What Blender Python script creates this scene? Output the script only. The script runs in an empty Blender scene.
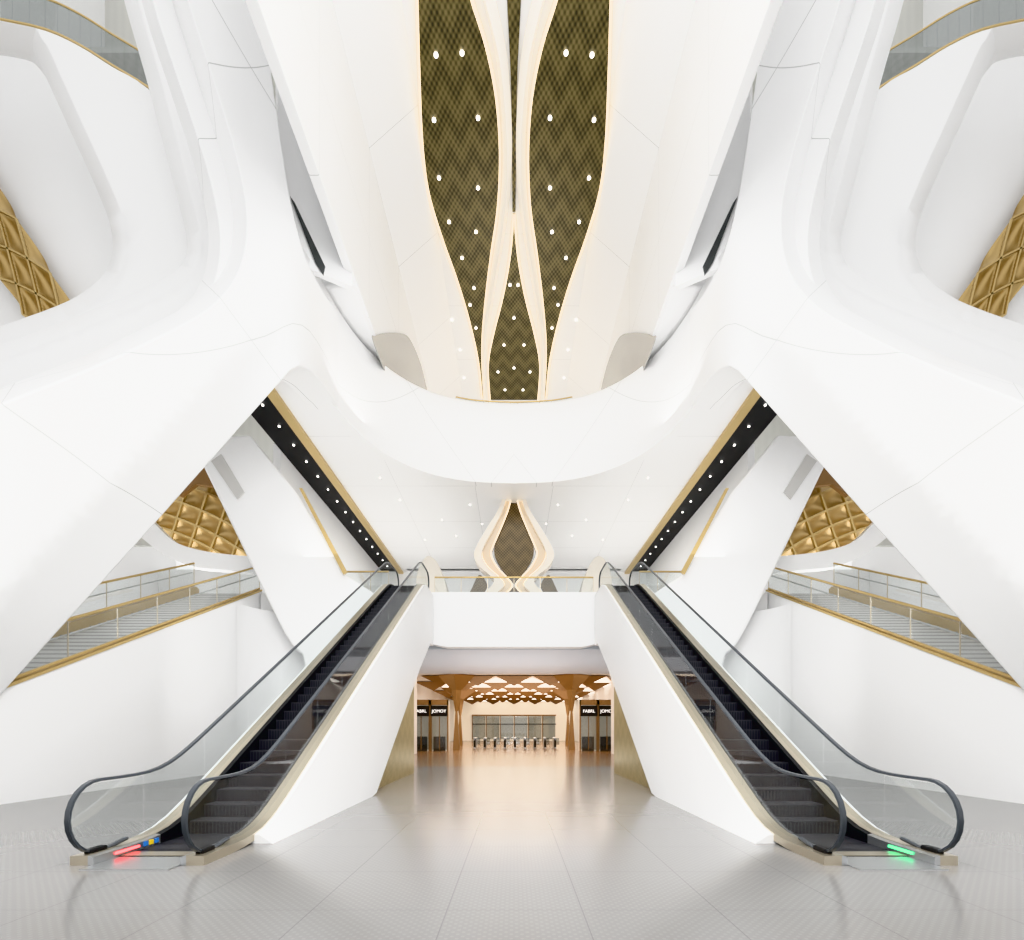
import bpy, bmesh, math
from mathutils import Vector, Matrix
from mathutils.geometry import tessellate_polygon, delaunay_2d_cdt
S = bpy.context.scene
COL = S.collection
F = 500.0; CX = 514.0; HY = 730.0; EYE = 1.6
T30 = math.tan(math.radians(30))

def P(px, py, Y): return Vector(((px-CX)/F*Y, Y, EYE+(HY-py)/F*Y))
def CE(px, py, z):                       # point of the horizontal plane at height z
    Y = F*(z-EYE)/(HY-py); return Vector(((px-CX)/F*Y, Y, z))
def lerp_tab(tab, v):
    if v <= tab[0][0]: return tab[0][1]
    for (a, b), (c, d) in zip(tab, tab[1:]):
        if v <= c: return b+(d-b)*(v-a)/(c-a)
    return tab[-1][1]
def cr(pts, n=6):
    out = []
    m = len(pts)
    for i in range(m-1):
        p0 = pts[max(i-1, 0)]; p1 = pts[i]; p2 = pts[i+1]; p3 = pts[min(i+2, m-1)]
        for k in range(n):
            t = k/n
            out.append(tuple(0.5*((2*b)+(-a+c)*t+(2*a-5*b+4*c-d)*t*t+(-a+3*b-3*c+d)*t**3) for a, b, c, d in zip(p0, p1, p2, p3)))
    out.append(tuple(pts[-1]))
    return out
def mx(v): return Vector((-v[0], v[1], v[2]))
def sd(pts, s): return [Vector(p) if s < 0 else mx(p) for p in pts]   # points are given for the left (s=-1)

# ------------------------------------------------------------------ materials
def mat(name, col, rough=0.5, metal=0.0, emit=None, es=0.0, spec=0.5):
    m = bpy.data.materials.new(name); m.use_nodes = True
    b = m.node_tree.nodes['Principled BSDF']
    b.inputs['Base Color'].default_value = (*col, 1); b.inputs['Roughness'].default_value = rough
    b.inputs['Metallic'].default_value = metal; b.inputs['Specular IOR Level'].default_value = spec
    if emit: b.inputs['Emission Color'].default_value = (*emit, 1); b.inputs['Emission Strength'].default_value = es
    nt = m.node_tree; n = nt.nodes.new('ShaderNodeTexNoise'); n.inputs['Scale'].default_value = 3
    tc = nt.nodes.new('ShaderNodeTexCoord'); nt.links.new(tc.outputs['Object'], n.inputs['Vector'])
    r = nt.nodes.new('ShaderNodeMapRange'); r.inputs[3].default_value = rough*.97; r.inputs[4].default_value = min(1, rough*1.03)
    nt.links.new(n.outputs['Fac'], r.inputs[0]); nt.links.new(r.outputs[0], b.inputs['Roughness'])
    return m
def mth(nt, op, a, b=None):
    n = nt.nodes.new('ShaderNodeMath'); n.operation = op
    for i, v in enumerate((a, b)):
        if v is None: continue
        if isinstance(v, (int, float)): n.inputs[i].default_value = v
        else: nt.links.new(v, n.inputs[i])
    return n.outputs[0]
def xyz(nt):
    tc = nt.nodes.new('ShaderNodeTexCoord'); s = nt.nodes.new('ShaderNodeSeparateXYZ')
    nt.links.new(tc.outputs['Object'], s.inputs[0]); return s.outputs[0], s.outputs[1], s.outputs[2]
def mixcol(nt, fac, c1, c2):
    m = nt.nodes.new('ShaderNodeMix'); m.data_type = 'RGBA'
    nt.links.new(fac, m.inputs[0])
    for i, c in ((6, c1), (7, c2)):
        if isinstance(c, tuple): m.inputs[i].default_value = (*c, 1)
        else: nt.links.new(c, m.inputs[i])
    return m.outputs[2]
def lin(nt, x, y, z, c, d=0):
    a = mth(nt, 'ADD', mth(nt, 'MULTIPLY', x, c[0]), mth(nt, 'MULTIPLY', y, c[1]))
    a = mth(nt, 'ADD', a, mth(nt, 'MULTIPLY', z, c[2])); return mth(nt, 'ADD', a, d)
def seam_mat(name, col, seam, rough, lines, spec=0.5, absx=False, dim=None):
    m = mat(name, col, rough, spec=spec); nt = m.node_tree; x, y, z = xyz(nt); tot = None
    base = col
    if dim:                                             # fine raised dimples
        f = mth(nt, 'MULTIPLY', mth(nt, 'SINE', mth(nt, 'MULTIPLY', x, dim[0])), mth(nt, 'SINE', mth(nt, 'MULTIPLY', y, dim[0])))
        base = mixcol(nt, mth(nt, 'GREATER_THAN', f, .45), col, dim[1])
    if absx: x = mth(nt, 'ABSOLUTE', x)
    for c, d, w in lines:
        f = mth(nt, 'FRACT', lin(nt, x, y, z, c, d)); h = mth(nt, 'LESS_THAN', f, w)
        tot = h if tot is None else mth(nt, 'MAXIMUM', tot, h)
    nt.links.new(mixcol(nt, tot, base, seam), nt.nodes['Principled BSDF'].inputs['Base Color'])
    return m
def perf_mat(name, c1, c2, sx, sy, axes=(0, 1), metal=0.6, rough=0.4, zig=0.25):
    m = mat(name, c1, rough, metal); nt = m.node_tree; q = xyz(nt); u, v = q[axes[0]], q[axes[1]]
    a = mth(nt, 'SINE', mth(nt, 'MULTIPLY', u, sx)); b = mth(nt, 'SINE', mth(nt, 'MULTIPLY', v, sy))
    f = mth(nt, 'MULTIPLY', a, b)
    g = mth(nt, 'SINE', mth(nt, 'ADD', mth(nt, 'MULTIPLY', v, sy*.21), mth(nt, 'MULTIPLY', mth(nt, 'SINE', mth(nt, 'MULTIPLY', u, sx*.2)), 1.6)))
    f = mth(nt, 'ADD', mth(nt, 'MULTIPLY', f, .5), mth(nt, 'MULTIPLY', g, zig)); f = mth(nt, 'ADD', f, .5)
    cl = nt.nodes.new('ShaderNodeClamp'); nt.links.new(f, cl.inputs[0])
    c = mixcol(nt, cl.outputs[0], c2, c1); nt.links.new(c, nt.nodes['Principled BSDF'].inputs['Base Color'])
    return m
def glass(name, tint, fac):
    m = bpy.data.materials.new(name); m.use_nodes = True; nt = m.node_tree; nt.nodes.clear()
    o = nt.nodes.new('ShaderNodeOutputMaterial'); t = nt.nodes.new('ShaderNodeBsdfTransparent'); g = nt.nodes.new('ShaderNodeBsdfGlossy')
    x = nt.nodes.new('ShaderNodeMixShader'); t.inputs[0].default_value = (*tint, 1); g.inputs['Roughness'].default_value = .03
    x.inputs[0].default_value = fac; nt.links.new(t.outputs[0], x.inputs[1]); nt.links.new(g.outputs[0], x.inputs[2]); nt.links.new(x.outputs[0], o.inputs[0])
    return m
WC = (.84, .84, .84); SC = (.50, .50, .495)
M = {}
M['white'] = mat('white_plaster', WC, .45)
M['shell'] = seam_mat('white_shell_panels', WC, SC, .4, [((.16, .0, .125), .13, .004), ((.16, .0, -.125), .4, .004)], absx=True)
M['wallp'] = seam_mat('white_wall_panels', WC, SC, .4, [((0, .2, 0), .1, .004), ((0, 0, .28), .2, .004)])
M['ceil'] = seam_mat('white_vault_panels', WC, SC, .4, [((.0, .24, 0), .1, .004), ((.26, 0, 0), .5, .004)])
M['grey'] = mat('pale_grey_ceiling', (.56, .55, .53), .5)
M['winp'] = mat('pale_window_glazing', (.42, .41, .385), .25)
M['cool'] = mat('cool_grey_ceiling', (.60, .64, .69), .5)
M['floor'] = seam_mat('grey_floor_tiles', (.205, .20, .194), (.16, .156, .152), .19, [((.8333, 0, 0), .5, .009), ((0, .8333, 0), .3, .007)], dim=(75, (.228, .222, .215)))
M['hfloor'] = seam_mat('warm_tinted_hall_floor', (.29, .17, .09), (.24, .145, .08), .18, [((.8333, 0, 0), .5, .010), ((0, .8333, 0), .3, .007)])  # warm reflections of the hall lighting are put into this colour
M['leaf'] = perf_mat('perforated_gold', (.175, .142, .058), (.026, .022, .008), 32, 22, metal=.3, zig=.19)
M['leafv'] = perf_mat('perforated_gold_upright', (.15, .105, .045), (.025, .017, .007), 40, 40, (0, 2), metal=.3, zig=.1)
M['panel'] = perf_mat('perforated_gold_wall', (.48, .40, .20), (.28, .23, .10), 40, 40, (1, 2), zig=.12)
M['gold'] = mat('satin_gold', (.58, .43, .20), .3, .7)
M['quilt'] = mat('quilted_gold', (.48, .34, .15), .28, .65)
M['quilt2'] = mat('warm_gold_coffers', (.60, .43, .20), .35, .45)
M['bronze'] = mat('warm_bronze', (.27, .16, .075), .4, .4)
M['champ'] = mat('brass_trim', (.56, .50, .40), .28, .85)
M['steel'] = mat('brushed_steel', (.55, .56, .57), .3, .9)
M['black'] = mat('black_metal', (.012, .012, .013), .5, spec=.3)
M['step'] = seam_mat('black_grooved_steps', (.012, .012, .016), (.035, .035, .04), .45, [((18, 0, 0), 0, .3), ((0, 0, 1), .02, .022)], spec=.3)
M['rubber'] = mat('dark_rubber', (.05, .057, .066), .3)
M['glass'] = glass('clear_glass', (.95, .965, .965), .08)
M['glassd'] = glass('smoky_glass', (.70, .72, .72), .10)
M['dark'] = mat('dark_glazing', (.06, .065, .065), .2)
M['lamp'] = mat('lamp_white', (1, 1, 1), .5, emit=(1, .97, .92), es=4)
M['cove'] = mat('warm_cove', (1, .9, .75), .5, emit=(1, .80, .55), es=1.8)
M['hlamp'] = mat('hall_light', (1, 1, 1), .5, emit=(1, .93, .82), es=2.6)
M['red'] = mat('red_lamp', (1, .1, .1), .5, emit=(1, .05, .06), es=3)
M['green'] = mat('green_lamp', (.1, 1, .5), .5, emit=(.05, 1, .35), es=2)
M['blue'] = mat('blue_sticker', (.05, .2, .6), .4)
M['yellow'] = mat('yellow_sticker', (.85, .6, .05), .4)
M['text'] = mat('white_letters', (.95, .95, .95), .5, emit=(1, 1, 1), es=.8)
M['inglow'] = mat('self_lit_interior', (.8, .74, .64), .5, emit=(1, .88, .70), es=.25)  # emission imitates room light on the shop backs and hall end wall
M['rib'] = mat('white_rib_glow', (.88, .86, .83), .4, emit=(1, .88, .72), es=.2)  # emission imitates cove light spilling onto the ribs
M['petal'] = mat('beige_petal_glow', (.62, .52, .40), .4, emit=(1, .8, .58), es=.03)  # weak emission imitates warm light on the petals
M['petal2'] = mat('pale_petal_glow', (.78, .72, .64), .4, emit=(1, .8, .58), es=.04)  # same painted warm glow on the outer petals
M['dots'] = perf_mat('perforated_grey', (.62, .62, .58), (.5, .5, .47), 12, 12, metal=0, zig=.0)
M['portal'] = mat('beige_portal', (.62, .58, .52), .5)
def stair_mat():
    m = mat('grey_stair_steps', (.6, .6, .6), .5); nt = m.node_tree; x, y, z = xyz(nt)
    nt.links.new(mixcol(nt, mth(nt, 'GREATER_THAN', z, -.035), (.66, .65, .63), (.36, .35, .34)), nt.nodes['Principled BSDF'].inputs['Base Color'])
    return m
M['stair'] = stair_mat()

# ------------------------------------------------------------------ object helpers
def tag(o, label=None, cat=None, group=None, kind=None):
    for k, v in (('label', label), ('category', cat), ('group', group), ('kind', kind)):
        if v: o[k] = v
    return o
def thing(name, label, cat, loc=(0, 0, 0), group=None):
    o = bpy.data.objects.new(name, None); o.location = loc; o.empty_display_size = .2; COL.objects.link(o)
    return tag(o, label, cat, group)
def link(name, me, m, parent=None):
    me.materials.clear(); me.materials.append(m)
    o = bpy.data.objects.new(name, me); COL.objects.link(o)
    if parent: o.parent = parent; o.matrix_parent_inverse = Matrix.Translation(-root_loc(parent))
    return o
def root_loc(o):
    while o.parent: o = o.parent
    return Vector(o.location)
def finish(bm, name, m, parent, bevel=0, smooth=True, ang=40):
    bmesh.ops.recalc_face_normals(bm, faces=bm.faces[:])
    me = bpy.data.meshes.new(name); bm.to_mesh(me); bm.free()
    for p in me.polygons: p.use_smooth = smooth
    if smooth: me.set_sharp_from_angle(angle=math.radians(ang))
    o = link(name, me, m, parent)
    if bevel:
        b = o.modifiers.new('bevel', 'BEVEL'); b.width = bevel; b.segments = 4; b.limit_method = 'ANGLE'; b.angle_limit = math.radians(45)
        for e in me.edges: e.use_edge_sharp = False
        w = o.modifiers.new('wn', 'WEIGHTED_NORMAL')
    return o
def add_prism(bm, pts, off):
    pts = [Vector(p) for p in pts]; off = Vector(off)
    a = [bm.verts.new(p) for p in pts]; b = [bm.verts.new(p+off) for p in pts]; n = len(pts)
    for t in tessellate_polygon([pts]):
        try: bm.faces.new([a[i] for i in t]); bm.faces.new([b[i] for i in reversed(t)])
        except ValueError: pass
    for i in range(n):
        j = (i+1) % n; bm.faces.new((a[i], b[i], b[j], a[j]))
def prism(name, pts, off, m, parent=None, bevel=0, smooth=True):
    bm = bmesh.new(); add_prism(bm, pts, off); return finish(bm, name, m, parent, bevel, smooth)
def inside(p, poly):
    c = False; x, y = p
    for (x0, y0), (x1, y1) in zip(poly, poly[1:]+poly[:1]):
        if (y0 > y) != (y1 > y) and x < (x1-x0)*(y-y0)/(y1-y0)+x0: c = not c
    return c
def segd(p, a, b):
    dx, dy = b[0]-a[0], b[1]-a[1]; t = max(0, min(1, ((p[0]-a[0])*dx+(p[1]-a[1])*dy)/max(dx*dx+dy*dy, 1e-9)))
    return math.hypot(p[0]-a[0]-dx*t, p[1]-a[1]-dy*t)
def linedist(p, line): return min(segd(p, a, b) for a, b in zip(line, line[1:]))
def curved_plate(name, poly, fn, off, m, parent=None, bevel=0, step=28, crease=()):
    """plate whose outline is a 2D polygon; fn lifts each 2D point to 3D; a regular inner grid keeps the curved face smooth"""
    poly2 = []
    for a, b in zip(poly, poly[1:]+poly[:1]):
        L = math.hypot(b[0]-a[0], b[1]-a[1]); k = max(1, round(L/step))
        poly2 += [(a[0]+(b[0]-a[0])*i/k, a[1]+(b[1]-a[1])*i/k) for i in range(k)]
    n = len(poly2); xs = [p[0] for p in poly2]; ys = [p[1] for p in poly2]; pts = list(poly2); loop = poly2+poly2[:1]
    crp = []
    for line in crease:
        for a, b in zip(line, line[1:]):
            k = max(1, round(math.hypot(b[0]-a[0], b[1]-a[1])/(step*.6)))
            for i in range(k):
                p = (a[0]+(b[0]-a[0])*i/k, a[1]+(b[1]-a[1])*i/k)
                if inside(p, poly2) and linedist(p, loop) > step*.5: crp.append(p)
    pts += crp
    y = min(ys)+step/2; r = 0
    while y < max(ys):
        x = min(xs)+(step/2 if r % 2 else 0)
        while x < max(xs):
            if inside((x, y), poly2) and linedist((x, y), loop) > step*.5 and all(math.hypot(x-q[0], y-q[1]) > step*.6 for q in crp): pts.append((x, y))
            x += step
        y += step*.87; r += 1
    v, e, f, *_ = delaunay_2d_cdt([Vector(p) for p in pts], [], [list(range(n))], 1, 1e-4)
    bm = bmesh.new(); A = [bm.verts.new(fn(p[0], p[1])) for p in v]; fs = [bm.faces.new([A[i] for i in q]) for q in f]
    bd = [(ed.verts[0], ed.verts[1]) for ed in bm.edges if len(ed.link_faces) == 1]
    off = Vector(off); B = {a: bm.verts.new(a.co+off) for a in A if a.link_faces}
    for fc in fs: bm.faces.new([B[q] for q in reversed(fc.verts[:])])
    for a, b in bd: bm.faces.new((a, b, B[b], B[a]))
    bmesh.ops.delete(bm, geom=[q for q in bm.verts if not q.link_faces], context='VERTS')
    return finish(bm, name, m, parent, bevel)
def add_box(bm, lo, hi):
    x0, y0, z0 = lo; x1, y1, z1 = hi
    x0, x1 = min(x0, x1), max(x0, x1)
    v = [bm.verts.new(p) for p in ((x0,y0,z0),(x1,y0,z0),(x1,y1,z0),(x0,y1,z0),(x0,y0,z1),(x1,y0,z1),(x1,y1,z1),(x0,y1,z1))]
    for f in ((0,1,2,3),(4,5,6,7),(0,1,5,4),(1,2,6,5),(2,3,7,6),(3,0,4,7)): bm.faces.new([v[i] for i in f])
def box(name, lo, hi, m, parent=None, bevel=0):
    bm = bmesh.new(); add_box(bm, lo, hi); return finish(bm, name, m, parent, bevel)
def add_sweep(bm, path, prof, ref=(1, 0, 0)):
    path = [Vector(p) for p in path]; n = len(path); rings = []
    for i, p in enumerate(path):
        t = (path[min(i+1, n-1)]-path[max(i-1, 0)]).normalized()
        r = Vector(ref); sde = (r-t*r.dot(t)).normalized(); up = sde.cross(t)
        rings.append([bm.verts.new(p+sde*a+up*b) for a, b in prof])
    k = len(prof)
    for r0, r1 in zip(rings, rings[1:]):
        for j in range(k): bm.faces.new((r0[j], r0[(j+1) % k], r1[(j+1) % k], r1[j]))
    bm.faces.new(rings[0]); bm.faces.new(rings[-1])
def circ(r, n=8, ry=None): return [(r*math.cos(2*math.pi*i/n), (ry or r)*math.sin(2*math.pi*i/n)) for i in range(n)]
def rectp(a, b): return [(-a, -b), (a, -b), (a, b), (-a, b)]
def sweep(name, path, prof, m, parent=None, ref=(1, 0, 0), ang=60):
    bm = bmesh.new(); add_sweep(bm, path, prof, ref); return finish(bm, name, m, parent, ang=ang)
def lathe(name, prof, c, m, parent=None, n=20, smooth=True, ph=0):
    bm = bmesh.new(); rings = []
    for r, z in prof:
        rings.append([bm.verts.new((c[0]+r*math.cos(2*math.pi*i/n+ph), c[1]+r*math.sin(2*math.pi*i/n+ph), c[2]+z)) for i in range(n)])
    for a, b in zip(rings, rings[1:]):
        for i in range(n): bm.faces.new((a[i], a[(i+1) % n], b[(i+1) % n], b[i]))
    bm.faces.new(rings[0]); bm.faces.new(rings[-1]); return finish(bm, name, m, parent, smooth=smooth)
def text(name, body, size, loc, m, parent):
    cu = bpy.data.curves.new('t', 'FONT'); cu.body = body; cu.size = size; cu.extrude = .01; cu.align_x = 'CENTER'; cu.align_y = 'CENTER'
    o = bpy.data.objects.new('t', cu); COL.objects.link(o); bpy.context.view_layer.update()
    me = bpy.data.meshes.new_from_object(o.evaluated_get(bpy.context.evaluated_depsgraph_get())); bpy.data.objects.remove(o)
    me.transform(Matrix.Translation(loc) @ Matrix.Rotation(math.pi/2, 4, 'X')); return link(name, me, m, parent)
def st(o, label): return tag(o, label, None, None, 'structure')
def glass_rail(name, label, base, h, group=None, cat='balustrade', gm='glass', rail=.04, posts=True):
    base = [Vector(b) for b in base]; t = thing(name, label, cat, base[0], group)
    for a, b in zip(base, base[1:]):
        d = (b-a).normalized()*(.02 if posts else .002); nrm = Vector((d.y, -d.x, 0)).normalized()*.012
        prism('glass_panel', [a+d+Vector((0,0,.08)), b-d+Vector((0,0,.08)), b-d+Vector((0,0,h-.04)), a+d+Vector((0,0,h-.04))], nrm, M[gm], t, smooth=False)
    up = Vector((0, 0, h)); sweep('handrail', [b+up for b in base], circ(rail), M['gold'], t, ref=(0, 0, 1))
    sweep('base_rail', [b+Vector((0, 0, .04)) for b in base], rectp(.03, .03), M['gold'], t, ref=(0, 0, 1))
    for b in (base if posts else []): box('post', b-Vector((.012, .012, 0)), b+Vector((.012, .012, h)), M['champ'], t)
    return t
def lattice(name, label, q, n, m, bar, nrm, h=.3, qm='quilt'):
    """quilted diamond cells (a height field) with slim ribs along the creases"""
    A, B, C, D = [Vector(v) for v in q]; t = thing(name, label, 'lattice', D)
    bl = lambda u, v: (A*(1-u)+B*u)*(1-v)+(D*(1-u)+C*u)*v
    nrm = Vector(nrm); N = 72; bm = bmesh.new(); G = []
    for j in range(N+1):
        row = []
        for i in range(N+1):
            u, v = i/N, j/N; d = abs(math.sin(math.pi*(n*u+m*v)))*abs(math.sin(math.pi*(n*u-m*v)))
            row.append(bm.verts.new(bl(u, v)-nrm*h*d**.6))
        G.append(row)
    for j in range(N):
        for i in range(N): bm.faces.new((G[j][i], G[j][i+1], G[j+1][i+1], G[j+1][i]))
    finish(bm, 'quilted_surface', M[qm], t, ang=180)
    bm = bmesh.new()
    for sg in (1, -1):
        for c in range(-m, n+m+1):
            pts = [bl((c-sg*m*k/60)/n, k/60)+nrm*.02 for k in range(61) if -1e-6 <= (c-sg*m*k/60)/n <= 1+1e-6]
            if len(pts) > 2: add_sweep(bm, pts, rectp(bar, bar), ref=(B-A).normalized())
    finish(bm, 'gold_ribs', M['gold'], t)
    return t

SIDE = {-1: 'left', 1: 'right'}
# ------------------------------------------------------------------ floor and far hall shell
HC = 6.0                                                  # ticket hall ceiling
st(box('floor', (-30, -6, -.2), (30, 22, 0), M['floor']), 'pale grey dimpled tile floor of the concourse')
st(box('floor', (-14, 22, -.2), (14, 78, 0), M['hfloor']), 'floor of the passage and ticket hall, coloured for warm reflected light')
st(box('ceiling', (-6.6, 22.95, 5.3), (6.6, 33, 5.6), M['cool']), 'plain grey ceiling of the low passage')
st(box('ceiling', (-10, 33, HC), (10, 76, HC+.3), M['white']), 'white ceiling of the ticket hall')
st(box('wall_back', (-10, 75, 0), (10, 75.4, HC), M['inglow']), 'pale end wall of the ticket hall')
for s in (-1, 1):
    st(box('wall_'+SIDE[s], (s*6.6, 22.3, 0), (s*7.0, 34, 5.3), M['white']), 'white side wall of the low passage, '+SIDE[s])
    st(box('wall_'+SIDE[s], (s*9, 34, 0), (s*9.4, 75, HC), M['white']), 'white side wall of the ticket hall, '+SIDE[s])
    st(box('wall_'+SIDE[s], (s*5.5, 21.6, 0), (s*10.95, 21.9, 7.5), M['white']), 'white wall under the mezzanine beside the '+SIDE[s]+' escalator')
    fil = [(-9.2+1.79*math.cos(a_), 19.8+1.79*math.sin(a_), 0) for a_ in [math.radians(180-7.5*i) for i in range(13)]]+[(-10.99, 21.59, 0)]
    st(prism('wall_'+SIDE[s], sd(fil, s), (0, 0, 6.65), M['white']), 'rounded white inner corner beside the stair wall, '+SIDE[s])
    st(box('wall_'+SIDE[s], (s*27, 13, 0), (s*27.4, 40, 52), M['white']), 'white outer wall added to cut side light, '+SIDE[s])  # added to keep side light out of the upper recesses
st(box('floor', (-14, 22.95, 7.2), (14, 38, 7.5), M['grey']), 'grey mezzanine floor at the head of the escalators')
fp = [P(x, y, 22.4) for x, y in cr([(408, 592), (409, 606), (416, 628), (428, 642), (446, 647)], 5)]
fp = fp+[mx(p) for p in reversed(fp)]
tag(prism('bridge_fascia', fp, (0, .5, 0), M['white'], None, .08), 'white bridge front with rounded lower corners above the passage opening', 'bridge front')

# ------------------------------------------------------------------ ceiling vault, walls above
ZV = 26.0
st(box('ceiling', (-5.65, 10, ZV), (5.65, 37.5, ZV+.3), M['ceil']), 'high white central ceiling vault around the gold leaf panels')
st(box('wall_back', (-8, 37.3, 13.6), (8, 37.6, ZV), M['white']), 'white end wall behind the upper gallery')
st(box('wall_back', (-27, 38, 7), (27, 38.3, 13.8), M['white']), 'white end wall of the mezzanine')
for s in (-1, 1):
    nm = SIDE[s]; X = -5.65
    st(prism('wall_'+nm, sd([(X, 10, 26), (X, 37.4, 26), (X, 37.4, 17.7), (X, 10, 17.7)], s), (s*.3, 0, 0), M['wallp'], None, .06), 'white hanging side wall of the central vault, '+nm)
    fold = sd([(-5.66, 10, 24.3), (-3.75, 10, 25.99), (-5.66, 10, 25.99)], s)
    st(prism('ceiling', fold, (0, 27.2, 0), M['wallp']), 'sloping white fold along the edge of the vault ceiling, '+nm)
    pw = sd([(-7.6, 16.1, 16.9), (-5.7, 17.64, 17.25), (-5.7, 17.64, 26.5), (-7.6, 16.1, 26.5)], s)
    st(prism('wall_'+nm, pw, (s*.15, .15, 0), M['white']), 'white angled wall panel between the column and the vault, '+nm)
    lip = sd([(-5.66, 18.0, 17.62), (-5.66, 37, 17.62), (-5.66, 37, 18.6), (-5.66, 18.9, 18.6), (-5.66, 18.2, 18.2)], s)
    st(prism('ceiling', lip, (s*2.0, 0, 0), M['white'], None, .2), 'rounded white soffit joining the vault wall to the gallery, '+nm)
    sl = []
    for x, y in ((290, 196), (295, 203), (325, 266), (323, 275), (315, 262)):
        r = (x-514)/500; k = (16.1*r+7.6)/(1.9-1.54*r); sl.append(P(x, y, 16.1+1.54*k-.05))
    o = prism('window_1', sd(sl, s), (0, .04, 0), M['dark']); st(o, 'narrow dark glazed slit in the upper wall, '+nm)
    win = [P(x, y, F*5.62/(514-x)) for x, y in cr([(396, 400), (373, 342), (375, 336), (386, 333), (403, 334), (411, 342), (421, 366), (429, 400)], 4)]
    o = prism('window_2', sd(win, s), (-s*.03, 0, 0), M['winp']); st(o, 'pale glazed opening with rounded top above the gallery parapet, '+nm)

def leafthing(name, label, poly, m, edges):
    t = thing(name, label, 'ceiling panel', CE(*poly[0], ZV))
    prism('perforated_panel', [CE(x, y, ZV-.12) for x, y in poly], (0, 0, .1), m, t)
    for e in edges: sweep('cove_light', [CE(x, y, ZV-.12) for x, y in e], rectp(.05, .04), M['cove'], t, ref=(0, 0, 1))
    return t
outer = cr([(416, -40), (417, 0), (419, 70), (422, 140), (428, 190), (441, 235), (457, 280), (469, 320), (478, 360), (482, 398)], 5)
inner = cr([(484, 398), (482, 350), (485, 305), (491, 255), (498, 205), (500, 150), (496, 95), (486, 45), (472, 0), (462, -40)], 5)
mir = lambda L: [(2*CX-x, y) for x, y in L]
leafthing('ceiling_leaf', 'long gold perforated leaf shaped ceiling panel on the left', outer+inner, M['leaf'], (outer, inner))
leafthing('ceiling_leaf', 'long gold perforated leaf shaped ceiling panel on the right', mir(outer+inner), M['leaf'], (mir(outer), mir(inner)))
cl = cr([(513.5, 215), (510, 255), (503, 295), (493, 335), (488, 365), (490, 400)], 5)
leafthing('ceiling_leaf', 'short central gold perforated leaf at the far end of the vault', cl+mir(reversed(cl)), M['leaf'], (cl, mir(cl)))
ct = cr([(506, -40), (507, 0), (509, 40), (511, 90), (512.5, 212)], 4)
ctp = [CE(x, y, ZV-.1) for x, y in ct+mir(reversed(ct))]
tag(prism('ceiling_strip', ctp, (0, 0, .09), M['leaf']), 'narrow dark gold strip of ceiling between the two long leaves', 'ceiling panel')
for s in (-1, 1):
    rp = cr([(478, -40), (489, 0), (500, 50), (506, 110), (507, 170), (502, 225), (494, 275), (486.5, 325), (485, 365), (486, 400)], 6)
    pts = [CE(x, y, ZV-.2) for x, y in rp]
    tag(sweep('ceiling_rib', sd(pts, s), [(-.2, .06), (-.1, -.25), (0, -.5), (.1, -.25), (.2, .06)], M['rib'], None, ref=(1, 0, 0), ang=20), 'flowing white rib with painted-in glow along the inner edge of the %s long gold leaf' % SIDE[s], 'ceiling rib')
bm = bmesh.new(); bmesh.ops.create_cone(bm, cap_ends=True, segments=10, radius1=.1, radius2=.1, depth=.04)
dl0 = bpy.data.meshes.new('downlight'); bm.to_mesh(dl0); bm.free(); dl0.materials.append(M['lamp'])
def downlight(p, label, group, sc=1):
    o = bpy.data.objects.new('downlight', dl0); o.location = p; o.scale = (sc, sc, 1); COL.objects.link(o); tag(o, label, 'light', group)
DL = [(436, 55), (462, 53), (434, 120), (478, 118), (439, 178), (478, 188), (449, 222), (476, 232), (462, 258), (474, 288), (476, 328), (470, 305)]
for s in (-1, 1):
    for x, y in DL:
        downlight(sd([CE(x, y, ZV-.16)], s)[0], 'round white downlight set in the %s long gold leaf' % SIDE[s], 'downlights in the %s gold leaf' % SIDE[s], .75)
    for x, y in [(441, 293), (452, 320), (460, 350), (464, 378), (447, 345), (452, 372)]:
        downlight(sd([CE(x, y, ZV-.03)], s)[0], 'round downlight in the white vault %s of the gold leaves' % SIDE[s], 'downlights in the white vault, %s' % SIDE[s], .7)
for x, y in [(510, 285), (518, 285), (514, 318), (504, 345), (524, 345), (498, 372), (514, 368), (530, 372), (505, 390), (523, 390)]:
    downlight(CE(x, y, ZV-.16), 'round downlight in the short central gold leaf', 'downlights in the central gold leaf', .75)

# ------------------------------------------------------------------ gallery ring: parapet and soffit
ZS = 13.6
half = cr([(-7.0, 15.9), (-6.8, 17.2), (-6.62, 18.8), (-6.15, 20.6), (-5.25, 22.2), (-3.9, 23.4), (-2.1, 24.1), (0, 24.3)], 8)
U = half+[(-x, y) for x, y in reversed(half[:-1])]
par = thing('gallery_parapet', 'sweeping white curved gallery parapet across the middle of the void', 'parapet', (0, 24.3, ZS))
sweep('parapet_wall', [(x, y, ZS+1.95) for x, y in U], [(-1.98, -.04), (-1.0, -.04), (0, -.04), (1.0, -.04), (1.8, -.04), (1.92, .04), (1.95, .15), (1.95, .4), (-1.98, .4)], M['shell'], par, ref=(0, 0, 1))
gr = [(x, y+.3, ZS+3.9) for x, y in U if abs(x) < 3.0]
glass_rail('gallery_balustrade', 'thin gold handrail with glass along the middle of the curved gallery', gr[::2], .22, rail=.03)
so = [Vector((x, y+.1, ZS)) for x, y in U]+[Vector((8.5, 15.7, ZS)), Vector((8.5, 38, ZS)), Vector((-8.5, 38, ZS)), Vector((-8.5, 15.7, ZS))]
st(prism('ceiling', so, (0, 0, .4), M['ceil']), 'white soffit under the curved gallery')
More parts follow.
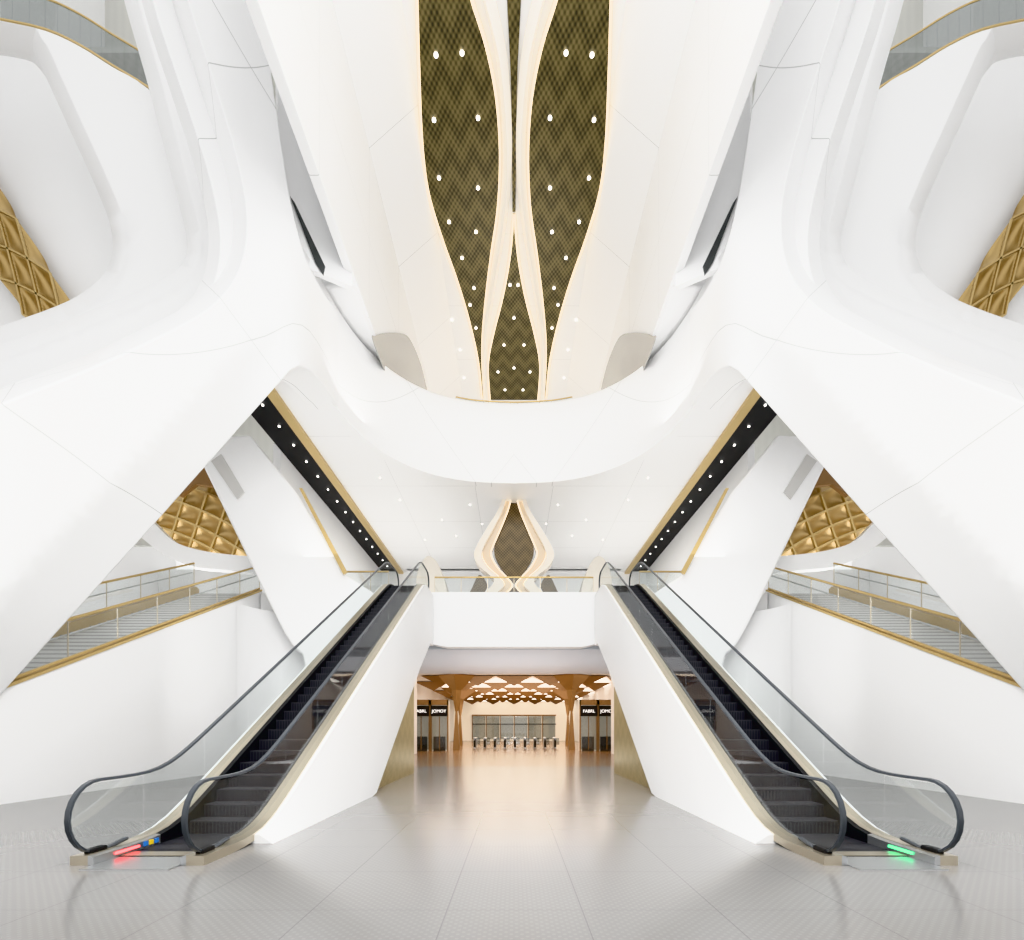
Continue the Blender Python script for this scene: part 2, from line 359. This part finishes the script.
for s in (-1, 1):
    nm = SIDE[s]
    t = thing('ceiling_slot', 'long black ceiling slot with gold edge on the %s' % nm, 'ceiling slot', (s*9.2, 27, ZS))
    box('black_channel', (s*8.72, 16.0, ZS+.05), (s*10.05, 38, ZS+.25), M['black'], t)
    box('gold_edge', (s*8.40, 16.0, ZS-.14), (s*8.76, 38, ZS+.2), M['gold'], t)
    for k in range(16):
        downlight((s*9.3, 17.2+k*1.3, ZS+.02), 'small round downlight inside the %s black ceiling slot' % nm, 'downlights in the %s black slot' % nm, .42)
    st(box('wall_'+nm, (s*10.05, 21.5, 7.5), (s*10.35, 38, ZS+.3), M['white']), 'white wall of the mezzanine beyond the %s black slot' % nm)
    for x, y in [(442, 520), (456, 536), (400, 500), (482, 524), (425, 540), (380, 478), (470, 505)]:
        downlight(sd([CE(x, y, ZS-.02)], s)[0], 'small round downlight in the white soffit, %s half' % nm, 'downlights in the %s half of the soffit' % nm, .32)

# ------------------------------------------------------------------ giant frames, left and right
YT = cr([(-260, 7.6), (-110, 8.6), (0, 9.7), (140, 12.5), (240, 14.5), (285, 15.3), (302, 15.8), (316, 16.6), (331, 17.9), (346, 19.8), (360, 22.0)], 8)
chain = cr([(252, -60), (262, 0), (277, 110), (291, 200), (305, 256), (320, 287), (333, 305), (345, 318)], 3)+[(345, 421)]+cr([(331, 396), (318, 378), (308, 369), (299, 366)], 3)
legl = [(290, 371), (160, 518), (0, 696), (-110, 826)]
rim = cr([(-260, 480), (-100, 430), (4, 387), (78, 358), (150, 325), (200, 297), (226, 265), (233, 220), (224, 165), (205, 100), (173, 0), (158, -60)], 3)
outl = chain+legl+[(-260, 840)]+rim
FA, FB = (-110, 706), (268, 322)                        # fold along the leg
fl_ = math.hypot(FB[0]-FA[0], FB[1]-FA[1]); fnx, fny = -(FB[1]-FA[1])/fl_, (FB[0]-FA[0])/fl_
LW = 14                                                 # width of the turned-in lip round the opening
def offs(line, d):
    out = []
    for i, p in enumerate(line):
        a = line[max(i-1, 0)]; b = line[min(i+1, len(line)-1)]; L = math.hypot(b[0]-a[0], b[1]-a[1])
        out.append((p[0]+(-(b[1]-a[1])/L)*d, p[1]+((b[0]-a[0])/L)*d))
    return out
def leg_depth(x, y):
    Y = lerp_tab(YT, x)
    d = (x-FA[0])*fnx+(y-FA[1])*fny
    w = max(0, min(1, (305-x)/70)); Y += max(0, d)*.012*w*w*(3-2*w)
    Y += max(0, LW-linedist((x, y), rim))*.075
    return Y
for s in (-1, 1):
    nm = SIDE[s]
    t = thing('branching_column', 'giant white branching column with a leg reaching down to the %s' % nm, 'column', sd([P(-180, 820, 8.2)], s)[0])
    curved_plate('column_shell', outl, lambda x, y: sd([P(x, y, leg_depth(x, y))], s)[0], (s*1.1, .55, 0), M['shell'], t, .05, 12, ((FA, FB), offs(rim, LW)))
    a = cr([(112, -60), (124, 0), (148, 85), (174, 185), (187, 240), (180, 266), (150, 285), (100, 306), (0, 345), (-160, 400)], 5)
    o = curved_plate('inner_frame', a+[(-160, 480), (200, 400), (250, 300), (245, 180), (215, -60)], lambda x, y: sd([P(x, y, 17.8+max(0, 14-linedist((x, y), a))*.07)], s)[0], (s*.3, .9, 0), M['white'], None, .06, 14, (offs(a, -14), offs(a, 14)))
    tag(o, 'white inner frame edge set behind the %s upper opening' % nm, 'wall frame')
    hole = cr([(-120, 18), (0, 30), (30, 46), (50, 86), (70, 130), (95, 185), (111, 228), (110, 262), (88, 288), (40, 312), (-120, 365)], 5)
    top = cr([(210, 150), (148, 88), (112, 66), (80, 46), (45, 30), (0, 20), (-120, 0)], 4)
    o = curved_plate('gallery_wall', hole+[(-120, 470), (200, 400)]+top, lambda x, y: sd([P(x, y, 20.8+max(0, 14-linedist((x, y), hole))*.07)], s)[0], (s*.3, .9, 0), M['white'], None, .06, 14, (offs(hole, 14), offs(hole, -14)))
    tag(o, 'white rounded wall with a large curved cut out behind the %s inner frame' % nm, 'wall panel')
    bk = [P(x, y, 25.0) for x, y in [(-200, 420), (200, 420), (200, 150), (148, 97), (112, 75), (80, 55), (45, 38), (0, 27), (-200, 5)]]
    st(prism('wall_'+nm, sd(bk, s), (0, .3, 0), M['white']), 'white recess wall seen through the curved cut out, '+nm)
    bal = cr([(170, 108), (148, 88), (112, 66), (80, 46), (45, 30), (0, 20)], 3)
    glass_rail('upper_balustrade', 'curved gold railed glass balustrade at the top %s corner' % nm, sd([P(x, y, 21.2) for x, y in bal], s), 1.35, gm='glassd', posts=False)
    st(box('ceiling', (s*8, 25.4, 36), (s*34, 40, 36.3), M['dots']), 'perforated grey ceiling above the upper %s gallery' % nm)
    st(box('wall_'+nm, (s*8, 33, 13.8), (s*27, 33.3, 52), M['dots']), 'pale far wall behind the upper %s gallery' % nm)
    q = sd([P(-50, 112, 24.0), P(84, 327, 24.0), P(48, 352, 24.0), P(-50, 205, 24.0)], s)
    lattice('lattice_screen', 'gold lattice screen inside the cut out of the upper %s wall' % nm, q, 4, 2, .04, (0, -1, 0), .4)
    l2 = [(190, 438), (250, 434), (298, 494), (345, 574), (392, 604), (392, 690), (310, 690)]+cr([(302, 654), (294, 647), (283, 630), (262, 588), (240, 542), (205, 470)], 3)
    t = thing('leaning_column', 'white leaning column behind the %s escalator' % nm, 'column', sd([P(340, 640, 20.2)], s)[0])
    prism('column_shell', sd([P(x, y, 20.2) for x, y in l2], s), (s*.2, .9, 0), M['white'], t, .12)
    vp = sd([P(x, y, 20.15) for x, y in ((211, 461), (221, 454), (244, 492), (237, 499))], s)
    prism('vent_grille', vp, (0, .12, 0), M['grey'], t)
    rl = sd([P(x, y, 19.9) for x, y in ((299, 488), (302, 488), (347, 572), (343, 574))], s)
    tag(prism('gold_trim_strip', rl, (0, .1, 0), M['gold']), 'slim gold edge strip on the %s leaning column' % nm, 'trim strip')
    q = sd([P(140, 508, 25), P(214, 474, 23), P(256, 560, 23), P(185, 560, 25)], s)
    t = lattice('lattice_screen', 'gold lattice ceiling screen above the %s stairs' % nm, q, 3, 3, .05, (0, -1, -.2), .32, 'quilt2')
    ed = cr([(120, 492), (150, 519), (172, 540), (195, 549), (225, 554), (262, 557)], 4)+cr([(262, 574), (225, 570), (190, 566), (160, 552), (120, 520)], 4)
    prism('white_edge', sd([P(x, y, 22.6) for x, y in ed], s), (0, .4, 0), M['white'], t, .06)
    br = sd([P(x, y, 22.55) for x, y in ((150, 470), (215, 440), (232, 500), (212, 486), (196, 484), (180, 496))], s)
    prism('bronze_soffit', br, (0, .2, 0), M['bronze'], t)

# ------------------------------------------------------------------ stairs
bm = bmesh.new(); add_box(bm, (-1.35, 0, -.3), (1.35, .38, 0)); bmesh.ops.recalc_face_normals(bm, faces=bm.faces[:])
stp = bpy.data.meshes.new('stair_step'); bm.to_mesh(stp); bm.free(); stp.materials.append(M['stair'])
SZ = lambda Y: (Y-6)*.46875
for s in (-1, 1):
    nm = SIDE[s]
    t = thing('staircase', 'straight white staircase rising along the %s side' % nm, 'staircase', (s*12.5, 6, 0))
    w = sd([(-11, 6, 0), (-11, 6, .25), (-11, 21.8, SZ(21.8)+.25), (-11, 22, 7.6), (-11, 22, 0)], s)
    prism('side_wall', w, (s*.25, 0, 0), M['white'], t)
    prism('outer_side_wall', [p+Vector((s*2.85, 0, .2 if p.z > .1 else 0)) for p in w], (s*.25, 0, 0), M['gold'], t)
    prism('gold_kerb', sd([(-10.97, 6, .25), (-10.97, 21.8, SZ(21.8)+.25), (-10.97, 21.8, SZ(21.8)+.32), (-10.97, 6, .32)], s), (s*.3, 0, 0), M['gold'], t)
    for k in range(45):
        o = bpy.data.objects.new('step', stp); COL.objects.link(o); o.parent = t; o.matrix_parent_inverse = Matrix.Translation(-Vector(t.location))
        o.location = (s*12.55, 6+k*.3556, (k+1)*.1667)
    for xx, dz, lab in ((11.1, .33, 'inner'), (13.95, .46, 'outer')):
        base = [(s*xx, Y, SZ(Y)+dz) for Y in [6.2+1.56*i for i in range(11)]]
        tr = glass_rail('stair_balustrade', 'sloping gold and glass balustrade on the %s edge of the %s stairs' % (lab, nm), base, 1.0)
        sweep('lower_handrail', [Vector(b)+Vector((s*.08, 0, .6)) for b in base], circ(.025), M['steel'], tr, ref=(0, 0, 1))
    glass_rail('mezzanine_balustrade', 'short gold railed glass balustrade beside the head of the %s escalator' % nm, [(s*x, 21.95, 7.5) for x in (9.8, 8.6, 7.4, 6.3, 5.5)], 1.05)
glass_rail('mezzanine_balustrade', 'glass balustrade on the white bridge front above the passage', [(x, 22.7, 7.78) for x in (-3.6, -2.4, -1.2, 0, 1.2, 2.4, 3.6)], .75)

# ------------------------------------------------------------------ escalators
def sp(u, w=.22): return u if u > 6 else w*math.log(1+math.exp(u/w))
def SL(Y): return T30*(sp(Y-7.3)-sp(Y-20.3))
bm = bmesh.new(); add_box(bm, (-.51, 0, -.24), (.51, .40, 0)); bmesh.ops.recalc_face_normals(bm, faces=bm.faces[:])
est = bpy.data.meshes.new('escalator_step'); bm.to_mesh(est); bm.free(); est.materials.append(M['step'])
def frange(a, b, n): return [a+(b-a)*i/n for i in range(n+1)]
def loft(name, secs, m, parent, smooth=True):
    bm = bmesh.new(); R = [[bm.verts.new(p) for p in sct] for sct in secs]; k = len(secs[0])
    for a, b in zip(R, R[1:]):
        for j in range(k): bm.faces.new((a[j], a[(j+1) % k], b[(j+1) % k], b[j]))
    for r in (R[0], R[-1]):
        try: bm.faces.new(r)
        except ValueError: pass
    return finish(bm, name, m, parent, smooth=smooth, ang=35)
for s in (-1, 1):
    nm = SIDE[s]; xc = s*4.45; lampc = 'red' if s < 0 else 'green'
    t = thing('escalator', '%s escalator with black steps and a %s indicator lamp at its foot' % (nm, lampc), 'escalator', (xc, 6, 0))
    secs = []
    for Y in [7.05, 7.3]+frange(7.6, 22.3, 40):
        zt = max(SL(Y)+.09, .06); zn = max(SL(Y)-.5, .01); zb = min(max(0, (Y-12.3)*T30), 5.35); fl = .2*max(0, 1-zb/4)
        secs.append([(xc+s*.85, Y, zt), (xc+s*.85, Y, zb), (xc-s*(.85+fl), Y, zb), (xc-s*.85, Y, zt), (xc-s*.57, Y, zt), (xc-s*.56, Y, zn), (xc+s*.56, Y, zn), (xc+s*.57, Y, zt)])
    loft('cladding', secs, M['white'], t)
    for d in (-1, 1):
        xi = xc+d*.58; xo = xc+d*.79; secs = []; sk = []
        for Y in [5.9, 6.2]+frange(6.5, 22.2, 60):
            zt = SL(Y)+.12; k = min(1, max(0, (Y-6.6)/1.0)); zb = max(0, (SL(Y)+.06)*k)
            secs.append([(xi, Y, max(0, SL(Y)-.02)), (xi, Y, zt), (xo, Y, zt-.01), (xo, Y, zb)])
            sk.append([(xc+d*.515, Y, max(.002, SL(Y)-.4)), (xc+d*.515, Y, SL(Y)+.10), (xi, Y, SL(Y)+.115), (xi, Y, max(.002, SL(Y)-.4))])
        loft('side_deck', secs, M['champ'], t); loft('skirt_panel', [q for q in sk if q[0][1] > 7.0], M['black'], t)
        loft('skirt_end', [q for q in sk if q[0][1] < 7.1], M['steel'], t)
    for d in (-1, 1):
        xx = xc+d*.67
        path = [(xx, 6.6, .17), (xx, 6.3, .12)]
        path += [(xx, 6.17+.44*math.cos(a), .55+.44*math.sin(a)) for a in [math.radians(-90-15*i) for i in range(13)]]
        path += [(xx, Y, SL(Y)+.99) for Y in frange(6.35, 21.6, 70)]
        path += [(xx, 21.75+.42*math.sin(a), SL(22)+.57+.42*math.cos(a)) for a in [math.radians(15*i) for i in range(13)]]
        sweep('handrail', path, [(-.034, -.01), (-.024, -.02), (.024, -.02), (.034, -.01), (.026, .016), (-.026, .016)], M['rubber'], t)
        arc = [(6.17+.40*math.cos(a), .55+.40*math.sin(a)) for a in [math.radians(270-15*i) for i in range(13)]]
        poly = [(6.9, .14)]+[(y, max(z, .14)) for y, z in arc[1:]]+[(6.6, SL(6.6)+.95), (6.9, SL(6.9)+.95)]
        prism('glass_panel', [(xx-.006, y, z) for y, z in poly], (.012, 0, 0), M['glass'], t, smooth=False)
        cuts = [6.92+1.36*i for i in range(12)]
        for a, b in zip(cuts, cuts[1:]):
            ys = frange(a, b-.02, 4)
            pl = [(xx-.006, y, SL(y)+.12) for y in ys]+[(xx-.006, y, SL(y)+.96) for y in reversed(ys)]
            prism('glass_panel', pl, (.012, 0, 0), M['glass'], t, smooth=False)
        box('handrail_inlet', (xx-.05, 6.0, .08), (xx+.05, 6.25, .17), M['black'], t, .02)
    for k in range(-3, 41):
        Y = 7.3+k*.34641
        z = .2*min(max(k, 0), 37.5)
        o = bpy.data.objects.new('step', est); COL.objects.link(o); o.parent = t; o.matrix_parent_inverse = Matrix.Translation(-Vector(t.location))
        o.location = (xc, Y, z+.012)
    box('floor_plate', (xc-.51, 5.7, 0), (xc+.51, 6.3, .012), M['steel'], t)
    box('comb_plate', (xc-.5, 6.3, 0), (xc+.5, 6.5, .022), M['champ'], t)
    box('indicator_lamp', (xc+s*.50, 6.22, .05), (xc+s*.514, 6.62, .08), M[lampc], t)
    if s < 0:
        for j, c in enumerate(('blue', 'yellow', 'blue')):
            box('safety_sticker', (xc+s*.50, 6.70+j*.10, .04), (xc+s*.514, 6.77+j*.10, .10), M[c], t)
    tri = [(-3.72, 12.5, 0), (-3.72, 18.6, 0), (-3.72, 18.6, 3.5)]
    tag(prism('gold_infill_panel', sd(tri, s), (s*.3, 0, 0), M['panel']), 'triangular gold perforated panel under the %s escalator' % nm, 'wall panel')
    pp = cr([(415, 600), (417, 574), (423, 560), (430, 556), (438, 564), (445, 582), (449, 600)], 4)
    tag(prism('curved_portal', sd([P(x, y, 27) for x, y in pp], s), (0, 1.2, 0), M['portal'], None, .1), 'small beige arched portal behind the head of the %s escalator' % nm, 'portal')

# ------------------------------------------------------------------ lotus column on the mezzanine
LY = 26.0
t = thing('lotus_column', 'gold leaf shaped lotus column with beige petals given a faint painted glow on the mezzanine', 'column', (0, LY, 7.5))
lc = cr([(513, 497), (506, 516), (499, 535), (494, 551), (500, 567), (513.5, 583)], 5)
prism('gold_leaf', [P(x, y, LY+.45) for x, y in lc+mir(reversed(lc))], (0, .15, 0), M['leafv'], t)
prism('gold_root', [P(x, y, LY+.5) for x, y in ((514, 586), (500, 606), (528, 606))], (0, .15, 0), M['leafv'], t)
for s in (-1, 1):
    po = cr([(504, 490), (499, 508), (487, 528), (477, 545), (474, 556), (480, 567), (490, 575), (494, 582), (485, 592), (468, 606)], 5)
    pm = cr([(508, 490), (503, 509), (493, 529), (484, 546), (482, 556), (488, 567), (499, 577), (504, 585), (494, 595), (480, 606)], 5)
    pi = cr([(513, 490), (508, 510), (500, 530), (493, 546), (491, 555), (497, 567), (507, 578), (512, 586), (503, 596), (491, 606)], 5)
    prism('petal', sd([P(x, y, LY) for x, y in po+list(reversed(pm))], s), (0, .8, 0), M['petal2'], t)
    prism('inner_petal', sd([P(x, y, LY+.25) for x, y in pm+list(reversed(pi))], s), (0, .5, 0), M['petal'], t)
    sweep('light_strip', sd([P(x, y, LY+.22) for x, y in pi], s), rectp(.025, .03), M['cove'], t, ref=(0, 1, 0))
    sweep('light_strip', sd([P(x, y, LY+.20) for x, y in pm], s), rectp(.02, .03), M['cove'], t, ref=(0, 1, 0))
    w = cr([(474, 606), (483, 594), (487, 584), (479, 575), (471, 590), (462, 606)], 4)
    prism('gold_root', sd([P(x, y, LY+.4) for x, y in w], s), (0, .2, 0), M['leafv'], t)

# ------------------------------------------------------------------ ticket hall
def tulip(x, y, r, label, h=HC):
    t = thing('tulip_column', label, 'column', (x, y, 0), 'tulip columns in the ticket hall')
    lathe('stem', [(.38, 0), (.12, 3.1)], (x, y, 0), M['bronze'], t, 4, False, math.pi/4)
    lathe('flared_top', [(.12, 3.1), (.4, 4.8), (r, h-.02)], (x, y, 0), M['bronze'], t, 4, False, 0)
for s in (-1, 1):
    tulip(s*4.6, 40, 1.5, 'bronze tulip shaped column nearest the passage on the %s' % SIDE[s])
    tulip(s*5.6, 52, 2.0, 'bronze tulip shaped column deeper in the hall on the %s' % SIDE[s])
t = thing('faceted_ceiling', 'bronze and glowing triangular facets over the ticket hall', 'ceiling panel', (0, 55, HC-.1))
bma = bmesh.new(); bmb = bmesh.new(); W = 3.0; Hh = 5.0
for r in range(7):
    for c in range(-3, 4):
        for up in (0, 1):
            x = c*W+(W/2 if r % 2 else 0); y = 40+r*Hh
            if abs(x) > 8: continue
            tri = [(x-W/2, y), (x+W/2, y), (x, y+Hh)] if not up else [(x, y+Hh), (x+W/2, y), (x+W, y+Hh)]
            cx = sum(p[0] for p in tri)/3; cy = sum(p[1] for p in tri)/3
            vs = [bma.verts.new((p[0], p[1], HC-.06)) for p in tri]; ap = bma.verts.new((cx, cy, HC-.1 if up else HC-.75))
            for i in range(3): bma.faces.new((vs[i], vs[(i+1) % 3], ap))
            if up:
                k = .8; tv = [bmb.verts.new((cx+(p[0]-cx)*k, cy+(p[1]-cy)*k, HC-.14)) for p in tri]; bmb.faces.new(tv)
finish(bma, 'bronze_facets', M['bronze'], t, smooth=False); finish(bmb, 'light_facets', M['hlamp'], t, smooth=False)
for k in range(9):
    x = -3.4+k*.87
    t = thing('ticket_gate', 'slim steel ticket gate in the row across the far hall', 'ticket gate', (x, 44, 0), 'ticket gates across the hall')
    box('cabinet', (x-.11, 43.2, 0), (x+.11, 44.9, .95), M['steel'], t, .04)
    box('cabinet_front', (x-.09, 43.17, .1), (x+.09, 43.21, .85), M['black'], t)
    box('status_light', (x-.04, 43.14, .72), (x+.04, 43.18, .78), M['steel'], t)
    box('flap', (x+.11, 44, .3), (x+.42, 44.03, .9), M['glassd'], t)
for s in (-1, 1):
    for j, (x0, x1, tx) in enumerate(((5.0, 6.35, 'JOMOY'), (6.4, 7.75, 'FABRL'))):
        if s > 0: tx = ('FABRL', 'JOMOY')[j]
        t = thing('shop_front', '%s shop front with a black sign board on the %s of the hall' % (('inner', 'outer')[j], SIDE[s]), 'shop front', (s*(x0+x1)/2, 38, 0))
        lo, hi = min(s*x0, s*x1), max(s*x0, s*x1)
        box('interior', (lo, 38.4, 0), (hi, 38.6, 3.9), M['inglow'], t)
        for a in (lo, hi-.08): box('gold_jamb', (a, 37.9, 0), (a+.08, 38.3, 3.9), M['bronze'], t)
        box('gold_lintel', (lo, 37.9, 3.5), (hi, 38.3, 3.9), M['bronze'], t)
        box('sign_board', (lo+.03, 37.85, 2.65), (hi-.03, 38.1, 3.45), M['black'], t)
        text('sign_lettering', tx, .33, ((lo+hi)/2, 37.83, 3.02), M['text'], t)
        box('glazing', (lo+.1, 38.1, .1), (hi-.1, 38.14, 2.65), M['glassd'], t)
        box('mullion', ((lo+hi)/2-.03, 38.05, .1), ((lo+hi)/2+.03, 38.1, 2.65), M['bronze'], t)
        box('display_counter', (lo+.2, 38.15, .0), (hi-.25, 38.38, 1.1), M['dark'], t)
for k in range(6):
    x = -6.2+k*2.1
    t = thing('window_%d' % (k+1), 'grey framed glazed bay in the far end wall of the hall', 'window'); t['kind'] = 'structure'; t['group'] = 'end wall bays'
    box('pane', (x, 74.9, .2), (x+1.9, 74.95, 3.7), M['glassd'], t)
    box('frame', (x-.1, 74.7, 0), (x, 75, 3.9), M['bronze'], t)
    box('transom', (x, 74.75, 2.4), (x+2.0, 75, 2.55), M['dark'], t)
    box('header', (x, 74.7, 3.7), (x+2.0, 75, 3.9), M['bronze'], t)

# ------------------------------------------------------------------ light
w = bpy.data.worlds.new('World'); S.world = w; w.use_nodes = True
w.node_tree.nodes['Background'].inputs[0].default_value = (1, .998, .995, 1); w.node_tree.nodes['Background'].inputs[1].default_value = 0.95
R = math.radians
def area(loc, rot, sx, sy, e, col=(1, 1, 1)):  # unseen lamps, no fixtures modelled for them
    l = bpy.data.lights.new('area', 'AREA'); l.shape = 'RECTANGLE'; l.size = sx; l.size_y = sy; l.energy = e; l.color = col
    o = bpy.data.objects.new('fill_lamp', l); o.location = loc; o.rotation_euler = rot; COL.objects.link(o)
for s in (-1, 1):
    area((s*6.5, 30, 8.0), (R(180), 0, 0), 6, 10, 300, (1, .985, .96))  # added mid-air uplights to brighten the gallery soffit
area((0, 32, 17.6), (R(180), 0, 0), 9, 8, 380, (1, .93, .85))
area((0, 8, 17), (R(160), 0, 0), 8, 6, 330, (1, 1, 1))                   # added wash for the vault, out of view
area((0, 5, 21), (R(62), 0, 0), 8, 6, 850)                                # added overhead wash on the gallery parapet
area((0, 28, 5.25), (0, 0, 0), 9, 6, 140, (.97, .98, 1))
area((0, 27, .05), (R(180), 0, 0), 8, 8, 300, (.94, .97, 1))  # added uplight at floor level for the passage ceiling
area((0, 37, 5.9), (0, 0, 0), 14, 6, 650, (1, .80, .60))
area((0, 56, 4.2), (0, 0, 0), 12, 20, 900, (1, .82, .62))
area((0, 50, 1.2), (R(180), 0, 0), 10, 14, 450, (1, .88, .74))
for s in (-1, 1):
    area((s*17, 25, 5), (R(180), 0, 0), 5, 8, 800)
    area((s*15, 28, 15), (R(180), 0, 0), 8, 3, 250)  # added out of sight to brighten the upper recess wall
    area((s*5.6, 19, 14.2), (R(180), 0, 0), 1.5, 3, 40)                   # added below the vault wall to brighten it, no fixture
    area((s*7, 19.5, 8.6), (R(180), 0, 0), 3, 5, 110)                     # added mid-air uplight to brighten the soffit beside the columns
    area((s*7.6, 15.5, 3.6), (R(90), 0, 0), 3, 3, 60)                     # added fill toward the wall under the mezzanine
    area((s*1.5, 4, 8.5), (R(62), 0, -s*R(58)), 6, 6, 900)                # added fill overhead, toward the stair walls
cam = bpy.data.cameras.new('cam'); co = bpy.data.objects.new('camera', cam); COL.objects.link(co); S.camera = co
co.location = (0, 0, EYE); co.rotation_euler = (R(90), 0, 0)
cam.sensor_fit = 'HORIZONTAL'; cam.sensor_width = 36; cam.lens = 36*F/1024
cam.shift_x = (512-CX)/1024; cam.shift_y = (HY-470)/1024; cam.clip_end = 500
try: S.view_settings.view_transform = 'Khronos PBR Neutral'
except TypeError: S.view_settings.view_transform = 'Standard'
S.view_settings.look = 'None'; S.view_settings.exposure = 0.36; S.view_settings.gamma = 1.02
